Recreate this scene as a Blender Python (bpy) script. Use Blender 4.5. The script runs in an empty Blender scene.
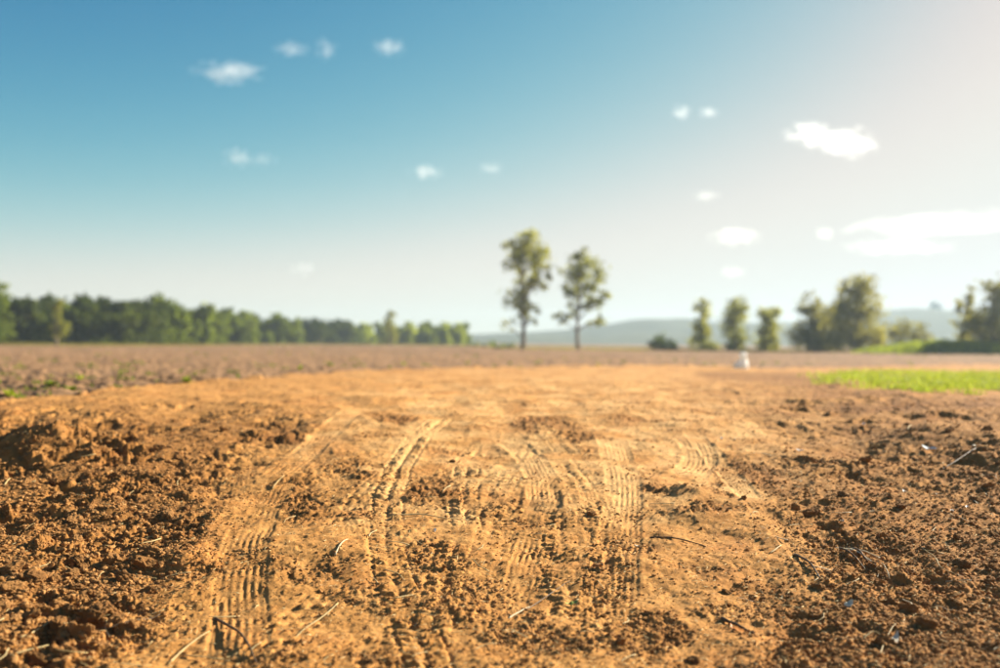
import bpy, math
import numpy as np
from mathutils import Vector, Matrix

# ------------------------------------------------------------------ scene
S = bpy.context.scene
COL = S.collection
rng = np.random.default_rng(11)
F = 1000 * 35 / 36.0             # focal length in pixels of the 1000 x 668 photograph
CAM_Z = 0.58                     # eye above the level field; the near ground lies lower
PITCH, ROLL = 8.5 / F, 0.0088
fwd = Vector((0, math.cos(PITCH), math.sin(PITCH)))
right = Vector((math.cos(ROLL), 0, math.sin(ROLL)))
up = right.cross(fwd).normalized()
right = fwd.cross(up).normalized()

cam_d = bpy.data.cameras.new('camera')
cam = bpy.data.objects.new('camera', cam_d)
COL.objects.link(cam)
cam_d.lens = 35; cam_d.sensor_width = 36
cam_d.clip_start = 0.05; cam_d.clip_end = 60000
cam_d.dof.use_dof = True
cam_d.dof.focus_distance = 4.9
cam_d.dof.aperture_fstop = 0.95
cam.matrix_world = Matrix(((right.x, up.x, -fwd.x, 0), (right.y, up.y, -fwd.y, 0),
                           (right.z, up.z, -fwd.z, CAM_Z), (0, 0, 0, 1)))
S.camera = cam

SUN_AZ, SUN_EL = math.radians(59), math.radians(24)
w = bpy.data.worlds.new('World'); S.world = w; w.use_nodes = True
nt = w.node_tree
sky = nt.nodes.new('ShaderNodeTexSky'); sky.sky_type = 'NISHITA'
sky.sun_disc = False
sky.sun_elevation = SUN_EL; sky.sun_rotation = SUN_AZ
sky.air_density = 0.5; sky.dust_density = 0.5; sky.ozone_density = 4.0; sky.altitude = 0
bg = nt.nodes['Background']
bg.inputs['Strength'].default_value = 0.081
# film-like grade of the whole sky: one shouldered tone curve per channel, w * (1 - exp(-k * x^e))
sep = nt.nodes.new('ShaderNodeSeparateColor'); com = nt.nodes.new('ShaderNodeCombineColor')
nt.links.new(sky.outputs[0], sep.inputs[0])
def mth(op, a, b=None):
    n = nt.nodes.new('ShaderNodeMath'); n.operation = op
    for q_, v_ in enumerate((a, b)):
        if v_ is None: continue
        if isinstance(v_, (int, float)): n.inputs[q_].default_value = v_
        else: nt.links.new(v_, n.inputs[q_])
    return n.outputs[0]
for ch, (e_, k_, w_) in enumerate(((3.3, .20, .82), (1.85, .225, .83), (1.05, .25, .86))):
    x_ = mth('EXPONENT', mth('MULTIPLY', mth('POWER', sep.outputs[ch], e_), -k_))
    nt.links.new(mth('MULTIPLY', mth('SUBTRACT', 1.0, x_), w_ * 3.79), com.inputs[ch])
nt.links.new(com.outputs[0], bg.inputs['Color'])

sun_d = bpy.data.lights.new('sun', 'SUN')
sun_d.energy = 5.0; sun_d.angle = math.radians(0.6); sun_d.color = (1.0, 0.93, 0.78)
sun = bpy.data.objects.new('sun', sun_d); COL.objects.link(sun)
TO_SUN = Vector((math.sin(SUN_AZ) * math.cos(SUN_EL), math.cos(SUN_AZ) * math.cos(SUN_EL), math.sin(SUN_EL)))
sun.rotation_euler = TO_SUN.to_track_quat('Z', 'Y').to_euler()

S.view_settings.view_transform = 'Standard'
S.view_settings.look = 'None'
S.view_settings.gamma = 1.0
S.view_settings.use_curve_mapping = False
S.view_settings.exposure = 1.7
S.cycles.volume_bounces = 1
S.cycles.max_bounces = 6
S.cycles.transparent_max_bounces = 8
S.cycles.use_denoising = True

# ------------------------------------------------------------------ helpers
def tag(o, label=None, cat=None, group=None, kind=None):
    if label: o['label'] = label
    if cat: o['category'] = cat
    if group: o['group'] = group
    if kind: o['kind'] = kind
    return o

def mesh_np(name, V, Fc, smooth=True, mat=None, attrs=None):
    """V (n,3), Fc (m,3|4) -> mesh"""
    V = np.asarray(V, np.float32); Fc = np.asarray(Fc, np.int32)
    k = Fc.shape[1]
    me = bpy.data.meshes.new(name)
    me.vertices.add(len(V)); me.vertices.foreach_set('co', V.ravel())
    me.loops.add(Fc.size); me.loops.foreach_set('vertex_index', Fc.ravel())
    me.polygons.add(len(Fc))
    me.polygons.foreach_set('loop_start', np.arange(0, Fc.size, k, dtype=np.int32))
    me.polygons.foreach_set('loop_total', np.full(len(Fc), k, np.int32))
    me.polygons.foreach_set('use_smooth', np.full(len(Fc), smooth, bool))
    if attrs:
        for an, av in attrs.items():
            a = me.attributes.new(an, 'FLOAT', 'POINT')
            a.data.foreach_set('value', np.asarray(av, np.float32))
    me.update(calc_edges=True)
    if mat: me.materials.append(mat)
    return me

def obj(name, me, parent=None, loc=(0, 0, 0), rot=(0, 0, 0), scale=(1, 1, 1)):
    o = bpy.data.objects.new(name, me)
    COL.objects.link(o)
    o.location = loc; o.rotation_euler = rot; o.scale = scale
    if parent: o.parent = parent
    return o

def empty(name, loc, rz=0, scale=1.0):
    o = bpy.data.objects.new(name, None); COL.objects.link(o)
    o.location = loc; o.rotation_euler = (0, 0, rz); o.scale = (scale,) * 3
    o.empty_display_size = 0.2
    return o

class NT:
    def __init__(s, name):
        s.m = bpy.data.materials.new(name); s.m.use_nodes = True
        s.t = s.m.node_tree; s.n = s.t.nodes; s.b = s.n['Principled BSDF']
        s.out = s.n['Material Output']
        s.tc = s.n.new('ShaderNodeTexCoord')
        s.b.inputs['Specular IOR Level'].default_value = 0.15
    def link(s, a, b): s.t.links.new(a, b)
    def noise(s, scale, detail=4, rough=0.55, vec=None, dist=0.0):
        n = s.n.new('ShaderNodeTexNoise'); n.inputs['Scale'].default_value = scale
        n.inputs['Detail'].default_value = detail; n.inputs['Roughness'].default_value = rough
        n.inputs['Distortion'].default_value = dist
        s.link(vec or s.tc.outputs['Object'], n.inputs['Vector']); return n.outputs['Fac']
    def ramp(s, fac, stops):
        r = s.n.new('ShaderNodeValToRGB'); e = r.color_ramp.elements
        while len(e) < len(stops): e.new(0.5)
        for i, (p, c) in enumerate(stops):
            e[i].position = p; e[i].color = (*c, 1) if len(c) == 3 else c
        s.link(fac, r.inputs['Fac']); return r.outputs['Color']
    def math(s, op, a, b=0.0, c=None, clamp=False):
        n = s.n.new('ShaderNodeMath'); n.operation = op; n.use_clamp = clamp
        for i, v in enumerate((a, b, c)):
            if v is None: continue
            if isinstance(v, (int, float)): n.inputs[i].default_value = v
            else: s.link(v, n.inputs[i])
        return n.outputs[0]
    def mix(s, f, a, b, mode='MIX'):
        n = s.n.new('ShaderNodeMix'); n.data_type = 'RGBA'; n.blend_type = mode
        for k, v in ((0, f), (6, a), (7, b)):
            if isinstance(v, (int, float)): n.inputs[k].default_value = v
            elif isinstance(v, tuple): n.inputs[k].default_value = (*v, 1)
            else: s.link(v, n.inputs[k])
        return n.outputs[2]
    def attr(s, name):
        n = s.n.new('ShaderNodeAttribute'); n.attribute_name = name; return n.outputs['Fac']
    def bump(s, h, dist, strength=1.0, normal=None):
        n = s.n.new('ShaderNodeBump'); n.inputs['Distance'].default_value = dist
        n.inputs['Strength'].default_value = strength
        s.link(h, n.inputs['Height'])
        if normal: s.link(normal, n.inputs['Normal'])
        return n.outputs[0]
    def done(s, col=None, rough=0.95, normal=None):
        if col is not None:
            if isinstance(col, tuple): s.b.inputs['Base Color'].default_value = (*col, 1)
            else: s.link(col, s.b.inputs['Base Color'])
        s.b.inputs['Roughness'].default_value = rough
        if normal: s.link(normal, s.b.inputs['Normal'])
        return s.m

# ---- numpy noise
_perm = np.random.default_rng(5).permutation(4096).astype(np.int64)
_rnd = np.random.default_rng(6).random((4096, 4))
_gr = np.random.default_rng(7).random(4096) * 2 * np.pi
_gx, _gy = np.cos(_gr), np.sin(_gr)
def hsh(i, j, seed):
    return _perm[(_perm[(i + seed * 57) & 4095] + j + seed * 131) & 4095]
def perlin(x, y, seed=0):
    i = np.floor(x).astype(np.int64); j = np.floor(y).astype(np.int64)
    fx, fy = x - i, y - j
    u = fx * fx * fx * (fx * (fx * 6 - 15) + 10); v = fy * fy * fy * (fy * (fy * 6 - 15) + 10)
    def g(a, b):
        h = hsh(i + a, j + b, seed)
        return _gx[h] * (fx - a) + _gy[h] * (fy - b)
    n0 = g(0, 0) * (1 - u) + g(1, 0) * u
    n1 = g(0, 1) * (1 - u) + g(1, 1) * u
    return (n0 * (1 - v) + n1 * v) * 1.5
def fbm(x, y, octv=4, gain=0.5, seed=0):
    r = np.zeros_like(x); a = 1.0
    for o in range(octv):
        r += a * perlin(x, y, seed + o); x = x * 2.03 + 3.7; y = y * 2.03 - 1.3; a *= gain
    return r
def clods(x, y, size, seed, fill=0.8):
    """height of half-buried lumps about `size` across (metres)"""
    x = x / size; y = y / size
    wx = 0.35 * perlin(x * 1.7, y * 1.7, seed + 3); wy = 0.35 * perlin(x * 1.7 + 9, y * 1.7, seed + 4)
    x = x + wx; y = y + wy
    i = np.floor(x).astype(np.int64); j = np.floor(y).astype(np.int64)
    out = np.zeros_like(x)
    for a in (-1, 0, 1):
        for b in (-1, 0, 1):
            h = hsh(i + a, j + b, seed); R = _rnd[h]
            cx = i + a + R[:, 0]; cy = j + b + R[:, 1]
            r = 0.25 + 0.45 * R[:, 2]
            ex = 0.7 + 0.6 * R[:, 3]
            q = ((x - cx) / (r * ex)) ** 2 + ((y - cy) / (r / ex)) ** 2
            hh = r * np.sqrt(np.clip(1 - q, 0, 1)) * (R[:, 3] * 7 % 1 < fill)
            out = np.maximum(out, hh)
    return out * size
def sst(a, b, x):
    t = np.clip((x - a) / (b - a), 0, 1); return t * t * (3 - 2 * t)

# ------------------------------------------------------------------ ground shape
def depth_below_eye(y):          # the near ground climbs to a low crest, then the field is level
    a = 1.5 - 0.098 * y; b = 0.58
    return 0.5 * (a + b + np.sqrt((a - b) ** 2 + 0.13 ** 2))
def macro(x, y):
    z = CAM_Z - depth_below_eye(np.clip(y, -30, None))
    return z
_D = np.concatenate([np.linspace(1.2, 30, 3000), np.geomspace(30.01, 4000, 2000)])
_R = depth_below_eye(_D) / _D    # falls with distance
def at(px, py):
    """photo pixel -> ground point (x, y, z) on the broad ground shape"""
    px = np.asarray(px, float); py = np.asarray(py, float)
    a = (px - 500) / F; b = -(py - 334) / F
    d = np.stack([right[k] * a + up[k] * b + fwd[k] for k in range(3)], -1)
    ratio = -d[..., 2] / d[..., 1]
    y = np.interp(-ratio, -_R, _D)
    return d[..., 0] / d[..., 1] * y, y
def pix(x, y, z):
    """ground point -> photo pixel"""
    p = (x, y, z - CAM_Z)
    r = sum(p[k] * right[k] for k in range(3)); u = sum(p[k] * up[k] for k in range(3)); f = sum(p[k] * fwd[k] for k in range(3))
    return 500 + F * r / f, 334 - F * u / f

def spline(pts, n=44):
    pts = np.array(pts, float)
    X, Y = at(pts[:, 0], pts[:, 1]); P = np.stack([X, Y], 1)
    P = np.vstack([2 * P[0] - P[1], P, 2 * P[-1] - P[-2]])
    out = []
    m = len(P) - 3
    for k in range(m):
        t = np.linspace(0, 1, max(6, n // m), endpoint=(k == m - 1))[:, None]
        p0, p1, p2, p3 = P[k], P[k + 1], P[k + 2], P[k + 3]
        out.append(0.5 * ((2 * p1) + (-p0 + p2) * t + (2 * p0 - 5 * p1 + 4 * p2 - p3) * t * t + (-p0 + 3 * p1 - 3 * p2 + p3) * t ** 3))
    return np.vstack(out)

# tyre tracks: centre line in photo pixels, half width in metres, tread, strength
TRACKS = [
    ([(372, 402), (345, 418), (318, 440), (290, 466), (264, 500), (247, 540), (241, 590), (238, 640), (236, 720)], .115, 'rib', 1.0),
    ([(452, 412), (418, 440), (400, 466), (389, 500), (386, 540), (397, 584), (420, 640), (446, 720)], .095, 'chev', 1.0),
    ([(486, 436), (472, 455), (466, 480), (465, 506), (470, 545)], .09, 'chev', .9),
    ([(478, 432), (508, 440), (532, 460), (543, 490), (543, 525), (530, 566), (505, 620)], .10, 'rib', 1.0),
    ([(606, 432), (618, 460), (624, 490), (620, 530), (612, 580), (610, 640)], .11, 'rib', .9),
    ([(684, 424), (704, 446), (726, 470), (760, 506), (800, 552), (842, 604)], .075, 'rib', 1.0),
    ([(676, 430), (694, 444), (700, 460), (690, 474), (672, 486)], .12, 'rib', 1.2),
    ([(352, 566), (322, 596), (290, 624), (255, 662), (225, 700)], .10, 'lug', 1.0),
    ([(404, 462), (374, 488), (350, 514), (330, 545)], .09, 'lug', .9),
    ([(246, 436), (242, 456), (238, 480), (232, 510)], .10, 'rib', .7),
    ([(400, 428), (430, 431), (470, 434), (510, 430)], .16, 'rib', 1.1),
    ([(545, 470), (560, 520), (556, 580), (536, 650)], .10, 'chev', .5),
    ([(600, 520), (585, 560), (570, 610), (560, 690)], .10, 'lug', .45),
    ([(455, 600), (420, 620), (350, 655), (300, 690)], .10, 'lug', .7),
    ([(660, 560), (620, 600), (560, 630), (470, 690)], .11, 'rib', .6),
    ([(760, 560), (740, 610), (700, 690)], .11, 'lug', .5),
]
_rt = np.random.default_rng(17)
for q in range(14):                 # older, half-erased passes crossing the rest
    a0, b0 = 300 + 460 * _rt.random(), 418 + 60 * _rt.random()
    a1, b1 = a0 + _rt.normal() * 90, 690
    bend = _rt.normal() * 45
    TRACKS.append(([(a0, b0), (a0 * .7 + a1 * .3 + bend * .7, b0 * .75 + b1 * .25), (a0 * .4 + a1 * .6 + bend, b0 * .4 + b1 * .6), (a1, b1)], .085 + .03 * _rt.random(), ['rib', 'chev', 'lug', 'rib'][q % 4], .35 + .2 * _rt.random()))
_TR = [(spline(p), hw, kind, st) for p, hw, kind, st in TRACKS]

def track_relief(x, y):
    """(height, how packed)"""
    z = np.zeros_like(x); pk = np.zeros_like(x)
    for k, (P, hw, kind, st) in enumerate(_TR):
        m = (x > P[:, 0].min() - .3) & (x < P[:, 0].max() + .3) & (y > P[:, 1].min() - .3) & (y < P[:, 1].max() + .3)
        idx = np.nonzero(m)[0]
        if not len(idx): continue
        seg = np.diff(P, axis=0); L = np.linalg.norm(seg, axis=1); cs = np.concatenate([[0], np.cumsum(L)])
        xs, ys = x[idx], y[idx]
        best = np.full(len(idx), 9.0); lat = np.zeros(len(idx)); arc = np.zeros(len(idx))
        for q in range(len(seg)):
            dx = xs - P[q, 0]; dy = ys - P[q, 1]
            t = np.clip((dx * seg[q, 0] + dy * seg[q, 1]) / (L[q] ** 2 + 1e-9), 0, 1)
            ex = dx - t * seg[q, 0]; ey = dy - t * seg[q, 1]
            d = np.hypot(ex, ey); b = d < best
            best[b] = d[b]; sgn = np.sign(seg[q, 0] * dy - seg[q, 1] * dx)
            lat[b] = (d * sgn)[b]; arc[b] = (cs[q] + t * L[q])[b]
        wob = .012 * perlin(arc * 2.2, arc * 0 + k * 3.1, 40 + k)
        t = (lat + wob) / hw; at_ = np.abs(t)
        ends = sst(0, .9, arc) * (1 - sst(cs[-1] - .7, cs[-1], arc))
        patch = sst(-.28, .30, fbm(xs * 2.3 + k * 7, ys * 2.3, 3, .6, 60 + k) + .22 * st)
        f = ends * st * (.2 + .8 * patch)
        inside = 1 - sst(.88, 1.08, at_)
        fine = .45 + .9 * sst(-.3, .4, fbm(xs * 7, ys * 7, 3, .6, 68 + k))
        h = -.006 * inside + .0022 * np.exp(-((at_ - 1.15) / .14) ** 2) * (1 + 1.2 * perlin(xs * 9, ys * 9, 66))
        if kind == 'rib':
            h = h + fine * inside * .0020 * np.sign(np.cos(t * np.pi * 7)) * np.abs(np.cos(t * np.pi * 7)) ** .6
        elif kind == 'chev':
            ph = arc / .066 + at_ * .55
            lug = sst(-.25, .25, np.sin(2 * np.pi * ph)) * sst(.2, .3, at_) * (1 - sst(.8, .9, at_))
            h = h + fine * .016 * lug - .006 * np.exp(-(t / .1) ** 2) + .002 * np.exp(-((at_ - .17) / .07) ** 2)
        else:
            ph = arc / .11 + t * .35
            u1 = np.sin(2 * np.pi * ph); u2 = np.sin(2 * np.pi * (t * 1.6))
            h = h + fine * inside * .014 * sst(-.1, .25, u1) * sst(-.3, .1, u2)
        z[idx] += h * f
        pk[idx] = np.maximum(pk[idx], f * (1 - sst(.95, 1.25, at_)))
    return z, pk

def poly_mask(u, v, pts, soft):
    """soft inside-mask of a pixel polygon, for broad zones of the soil"""
    pts = np.array(pts, float); n = len(pts)
    ins = np.zeros(u.shape, bool); dist = np.full(u.shape, 1e9)
    for k in range(n):
        x1, y1 = pts[k]; x2, y2 = pts[(k + 1) % n]
        c = ((y1 > v) != (y2 > v)) & (u < (x2 - x1) * (v - y1) / (y2 - y1 + 1e-9) + x1)
        ins ^= c
        ex, ey = x2 - x1, y2 - y1
        t = np.clip(((u - x1) * ex + (v - y1) * ey) / (ex * ex + ey * ey + 1e-9), 0, 1)
        dist = np.minimum(dist, np.hypot(u - x1 - t * ex, (v - y1 - t * ey) * 1.6))
    sd = np.where(ins, dist, -dist)
    return sst(-soft, soft, sd)

# broad zones outlined on the photograph (they lie on the ground, the shapes live in world space)
Z_LEFT = [(-900, 408), (60, 412), (190, 414), (300, 420), (262, 448), (228, 480), (212, 520), (196, 556), (150, 600), (120, 640), (60, 700), (-200, 1500), (-900, 1500)]
Z_RIGHT = [(705, 385), (860, 388), (1000, 396), (1900, 420), (1900, 1500), (800, 1500), (770, 690), (800, 600), (800, 540), (770, 500), (745, 455), (780, 425), (700, 396)]
Z_BANK = [(955, 400), (1900, 395), (1900, 600), (1060, 520), (985, 470), (930, 430), (890, 408)]
PATCH = [(430, 490, 34, 20), (500, 510, 28, 16), (310, 500, 30, 30), (350, 470, 26, 18), (545, 425, 40, 10), (575, 440, 36, 10),
         (680, 490, 40, 9), (720, 515, 40, 10), (395, 420, 24, 7), (285, 432, 22, 9), (470, 600, 50, 26), (610, 580, 40, 20), (640, 630, 50, 24),
         (540, 640, 60, 16), (430, 560, 30, 22), (740, 470, 30, 10), (620, 545, 30, 12), (880, 408, 60, 6), (770, 377, 60, 5), (735, 375, 45, 4), (815, 383, 50, 6), (855, 394, 70, 5), (940, 404, 90, 6)]
MOUNDS = [(38, 452, .16, .42, .30), (110, 452, .06, .5, .4), (287, 436, .06, .16, .12), (186, 560, .05, .14, .12), (148, 556, .04, .14, .1),
          (940, 440, .08, .35, .4), (1010, 442, .13, .6, .5), (905, 445, .06, .35, .3), (860, 470, .04, .4, .3), (690, 494, .05, .16, .12), (1060, 470, .16, .7, .6),
          (700, 515, .03, .22, .12), (960, 415, .05, .8, .5), (780, 378, .05, .9, .35), (870, 402, .04, .7, .3)]
_MO = [(*at(a, b), h, rx, ry) for a, b, h, rx, ry in MOUNDS]

def zones(x, y):
    u, v = pix(x, y, macro(x, y))
    wob = 26 * fbm(x * 1.4, y * 1.4, 3, .55, 21) * np.clip((v - 345) / 120, .12, 1)
    u2, v2 = u + wob, v + wob * .35
    left = poly_mask(u2, v2, Z_LEFT, 48); rgt = poly_mask(u2, v2, Z_RIGHT, 60)
    left = np.where(y < 1.0, 0, left); rgt = np.where(y < 1.0, 0, rgt)
    pat = np.zeros_like(x)
    for (a, b, rx, ry) in PATCH:
        q = ((u2 - a) / rx) ** 2 + ((v2 - b) / ry) ** 2
        pat = np.maximum(pat, 1 - sst(.3, 1.3, q))
    rnd = sst(.22, .6, fbm(x * 2.1, y * 2.1, 3, .55, 33))
    pat = np.maximum(pat, rnd * .65)
    return left, rgt, pat

def relief(x, y):
    """fine shape of the clearing: returns height, freshly broken soil (0..1), packing (0..1)"""
    left, rgt, pat = zones(x, y)
    far = sst(13, 20, y)
    tz, pk = track_relief(x, y)
    churn = np.clip(np.maximum(left, rgt * .85), 0, 1) * (1 - .8 * pk)
    pat = pat * (1 - pk) * (1 - .5 * churn)
    z = .030 * fbm(x * .9, y * .9, 3, .5, 1) + .010 * fbm(x * 3.1, y * 3.1, 3, .5, 2)
    z += (.0045 * fbm(x * 11, y * 11, 3, .6, 9)) * (1 - .7 * pk)
    # smeared, wind-and-wheel combed dust
    sx, sy = x * .8 + y * .6, -x * .6 + y * .8
    z += .004 * fbm(sx * 9, sy * 26, 3, .55, 14) * (1 - pk)
    for (mx, my, h, rx, ry) in _MO:
        q = ((x - mx) / rx) ** 2 + ((y - my) / ry) ** 2
        n = q < 7
        if n.any(): z[n] += h * np.exp(-q[n] * 1.1)
    n = churn > .02
    if n.any():
        xs, ys, c = x[n], y[n], churn[n]
        rid = 1 - np.abs(fbm(xs * 3.2, ys * 3.8, 3, .5, 50)) * 1.6
        hh = .045 * (rid - .5) + .36 * clods(xs, ys, .17, 70, .35) + .42 * clods(xs, ys, .062, 80, .5) + .75 * clods(xs, ys, .027, 90, .75) + .7 * clods(xs, ys, .014, 97, .8)
        hh += .006 * fbm(xs * 40, ys * 40, 2, .6, 95)
        amp = np.where(left[n] > rgt[n], 1.0, .56) * (.28 + .95 * sst(-.35, .35, fbm(xs * 1.5, ys * 1.5, 3, .6, 98)))
        z[n] += (hh - .035) * c * amp
    n = pat > .02
    if n.any():
        xs, ys, c = x[n], y[n], pat[n]
        hh = .6 * clods(xs, ys, .05, 170, .55) + .8 * clods(xs, ys, .024, 180, .8) + .004 * fbm(xs * 50, ys * 50, 2, .6, 190) - .012
        z[n] += hh * c * .8
    z += .35 * clods(x, y, .02, 200, .16) * (1 - pk)
    z += tz
    fresh = np.clip(np.where(rgt > left, .58, .8) * churn + pat * .72, 0, 1)
    return z * (1 - .55 * far), fresh, pk

# the far edge of the clearing where the ploughed field begins (photo pixels)
EDGE = [(-1500, 560), (-400, 428), (0, 398.5), (60, 394), (150, 386), (250, 377.5), (350, 371), (450, 367.5), (600, 365.5), (720, 366), (790, 368), (900, 366), (1000, 364), (1500, 362), (3000, 362)]
def is_field(x, y):
    u, v = pix(x, y, macro(x, y))
    e = np.interp(u, [p[0] for p in EDGE], [p[1] for p in EDGE])
    return (v + 1.6 * fbm(x * .8, y * .8, 3, .6, 77) < e) & (y > 3.0)
def field_relief(x, y):
    fade = 1 - sst(60, 160, y)
    a = y * .96 + x * .28
    z = .03 * np.sin(a * 2 * np.pi / .9 + .5 * perlin(x * .3, y * .3, 300)) + .03 * fbm(x * 1.5, y * 1.5, 3, .6, 301)
    near = y < 45
    if near.any():
        z[near] += .22 * clods(x[near], y[near], .22, 310, .5) + .25 * clods(x[near], y[near], .1, 311, .6) - .03
    return z * fade
def ground_z(x, y):
    x = np.atleast_1d(np.asarray(x, float)); y = np.atleast_1d(np.asarray(y, float))
    z = macro(x, y)
    f = is_field(x, y)
    r, fr, pk = relief(x, y)
    return z + np.where(f, field_relief(x, y), r)

# ---- materials of the ground
def soil_material():
    s = NT('clearing_soil')
    fresh = s.attr('fresh'); pk = s.attr('packed')
    n1 = s.noise(1.1, 5, .6); n2 = s.noise(9, 5, .65); n3 = s.noise(70, 4, .7)
    dry = s.ramp(n2, [(.25, (.36, .165, .046)), (.5, (.47, .235, .075)), (.75, (.57, .31, .115))])
    dry = s.mix(s.attr('dust_glow'), dry, s.ramp(n2, [(.3, (.55, .31, .125)), (.7, (.72, .45, .21))]))  # lighter tone for dust and the painted bright middle
    dark = s.ramp(n2, [(.3, (.13, .055, .015)), (.55, (.24, .108, .032)), (.75, (.36, .175, .058))])
    k = s.math('ADD', fresh, s.math('MULTIPLY_ADD', n1, .9, -.5), clamp=True)
    k = s.math('SUBTRACT', k, s.math('MULTIPLY', pk, .45), clamp=True)
    c = s.mix(k, dry, dark)
    hue = s.noise(2.3, 3, .5)
    c = s.mix(s.math('MULTIPLY', s.ramp(hue, [(.52, (0, 0, 0)), (.68, (1, 1, 1))]), .28), c, s.mix(1.0, c, (1.0, .74, .60), 'MULTIPLY'))
    c = s.mix(1.0, c, (.90, .845, .70), 'MULTIPLY')
    c = s.mix(s.math('MULTIPLY', s.math('GREATER_THAN', n3, .60), .35), c, (.15, .065, .02))
    nb = s.bump(n3, .006, .8, s.bump(s.noise(240, 3, .7), .002, .8))
    return s.done(c, 1.0, nb)
def field_material():
    s = NT('ploughed_soil')
    n1 = s.noise(.35, 4, .6); n2 = s.noise(3, 5, .65)
    c = s.ramp(s.math('ADD', s.math('MULTIPLY', n1, .4), s.math('MULTIPLY', n2, .6)),
               [(.3, (.14, .070, .030)), (.5, (.225, .122, .056)), (.7, (.30, .172, .084))])
    return s.done(c, 1.0, s.bump(n2, .05, .8))
M_SOIL, M_FIELD = soil_material(), field_material()

# ---- the sheet: rows close together near the eye, wider apart farther out
rows = [2.05]
while rows[-1] < 15:                 # about half a pixel per row
    d = rows[-1]; rows.append(d + min(.62 * d * d / (F * 1.62), .05))
while rows[-1] < 420:
    rows.append(rows[-1] * 1.021)
rows = np.array(rows)
cols = np.concatenate([-np.geomspace(1.6, .66, 70)[:-1], np.linspace(-.66, .66, 1080), np.geomspace(.66, 1.6, 70)[1:]])
nr, nc = len(rows), len(cols)
Yg = np.repeat(rows, nc); Xg = np.tile(cols, nr) * (Yg * 1.0 + .25)
fieldm = is_field(Xg, Yg)
Zr = np.zeros_like(Xg); fresh = np.zeros_like(Xg); packed = np.zeros_like(Xg)
Zr[~fieldm], fresh[~fieldm], packed[~fieldm] = relief(Xg[~fieldm], Yg[~fieldm])
Zg = macro(Xg, Yg)
ud, vd = pix(Xg, Yg, Zg)
dust_glow = (1 - sst(.15, 1.25, ((ud - 600 + 60 * fbm(Xg * .7, Yg * .7, 3, .5, 88)) / 330) ** 2 + ((vd - 440 + 40 * fbm(Xg * .9, Yg * .9, 3, .5, 89)) / 85) ** 2))  # pale trampled dust, plus a central glow painted in as lighter soil
dust_glow = np.clip(dust_glow * (.55 + .6 * packed + .8 * fbm(Xg * 2.2, Yg * 2.2, 3, .6, 91)), 0, 1) * (1 - .8 * fresh)
Zf = np.zeros_like(Zg); Zf[fieldm] = field_relief(Xg[fieldm], Yg[fieldm])
Zg = Zg + np.where(fieldm, Zf, Zr)
ii = (np.arange(nr - 1)[:, None] * nc + np.arange(nc - 1)[None, :]).ravel()
quads = np.stack([ii, ii + 1, ii + nc + 1, ii + nc], 1)
qf = fieldm[ii]
VG = np.stack([Xg, Yg, Zg], 1)
def sub_sheet(name, q, mat, attrs):
    used, inv = np.unique(q, return_inverse=True)
    me = mesh_np(name, VG[used], inv.reshape(-1, 4), True, mat, {k: v[used] for k, v in attrs.items()})
    return tag(obj(name, me), kind='structure')
clearing = sub_sheet('dirt_clearing', quads[~qf], M_SOIL, {'fresh': fresh, 'packed': packed, 'dust_glow': dust_glow})
tag(clearing, 'packed orange dirt clearing with tyre tracks and crumbled edges')
field = sub_sheet('ploughed_field', quads[qf], M_FIELD, {})
tag(field, 'reddish brown ploughed field reaching to the tree line')
print('ground verts', len(VG), 'faces', len(quads))

# wide base ground that carries on to the horizon and behind the eye
bx = np.concatenate([-np.geomspace(1080, 2, 40), [0], np.geomspace(2, 1080, 40)])
by = np.concatenate([-np.geomspace(280, 1, 24), np.linspace(0, 20, 30), np.geomspace(21, 980, 50)])
BX, BY = np.meshgrid(bx, by); BX = BX.ravel(); BY = BY.ravel()
BZ = macro(BX, BY) - .22
q = (np.arange(len(by) - 1)[:, None] * len(bx) + np.arange(len(bx) - 1)[None]).ravel()
me = mesh_np('ground', np.stack([BX, BY, BZ], 1), np.stack([q, q + 1, q + len(bx) + 1, q + len(bx)], 1), True, M_FIELD)
tag(obj('ground', me), 'brown farmland stretching to the horizon', kind='structure')

# ------------------------------------------------------------------ vegetation
def leaf_material(name, a, b, c, trans=.35):
    s = NT(name)
    g = s.n.new('ShaderNodeNewGeometry')
    oi = s.n.new('ShaderNodeObjectInfo')
    v = s.math('ADD', s.math('MULTIPLY', g.outputs['Random Per Island'], .7), s.math('MULTIPLY', oi.outputs['Random'], .3))
    col = s.ramp(v, [(.05, a), (.5, b), (.95, c)])
    s.done(col, .6)
    tr = s.n.new('ShaderNodeBsdfTranslucent'); s.link(col, tr.inputs['Color'])
    mx = s.n.new('ShaderNodeMixShader'); mx.inputs[0].default_value = trans
    s.link(s.b.outputs[0], mx.inputs[1]); s.link(tr.outputs[0], mx.inputs[2])
    s.link(mx.outputs[0], s.out.inputs['Surface'])
    return s.m
M_OLIVE = leaf_material('olive_leaves', (.15, .16, .018), (.28, .28, .034), (.42, .38, .05), .6)
M_GREEN = leaf_material('green_leaves', (.065, .09, .006), (.145, .185, .012), (.26, .30, .020), .62)
M_DARK = leaf_material('dark_leaves', (.024, .034, .003), (.062, .082, .006), (.14, .165, .010), .55)
M_BRIGHT = leaf_material('bright_leaves', (.18, .22, .012), (.31, .36, .020), (.43, .46, .03), .65)
M_DUSTY = leaf_material('dusty_leaves', (.15, .14, .022), (.24, .22, .036), (.34, .30, .05), .6)
M_GRASS = leaf_material('grass_blades', (.16, .21, .014), (.27, .33, .022), (.42, .43, .05), .55)
def bark_material():
    s = NT('bark'); n = s.noise(6, 5, .6)
    return s.done(s.ramp(n, [(.3, (.12, .085, .055)), (.7, (.26, .19, .13))]), .9, s.bump(n, .03, .8))
M_BARK = bark_material()

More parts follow.
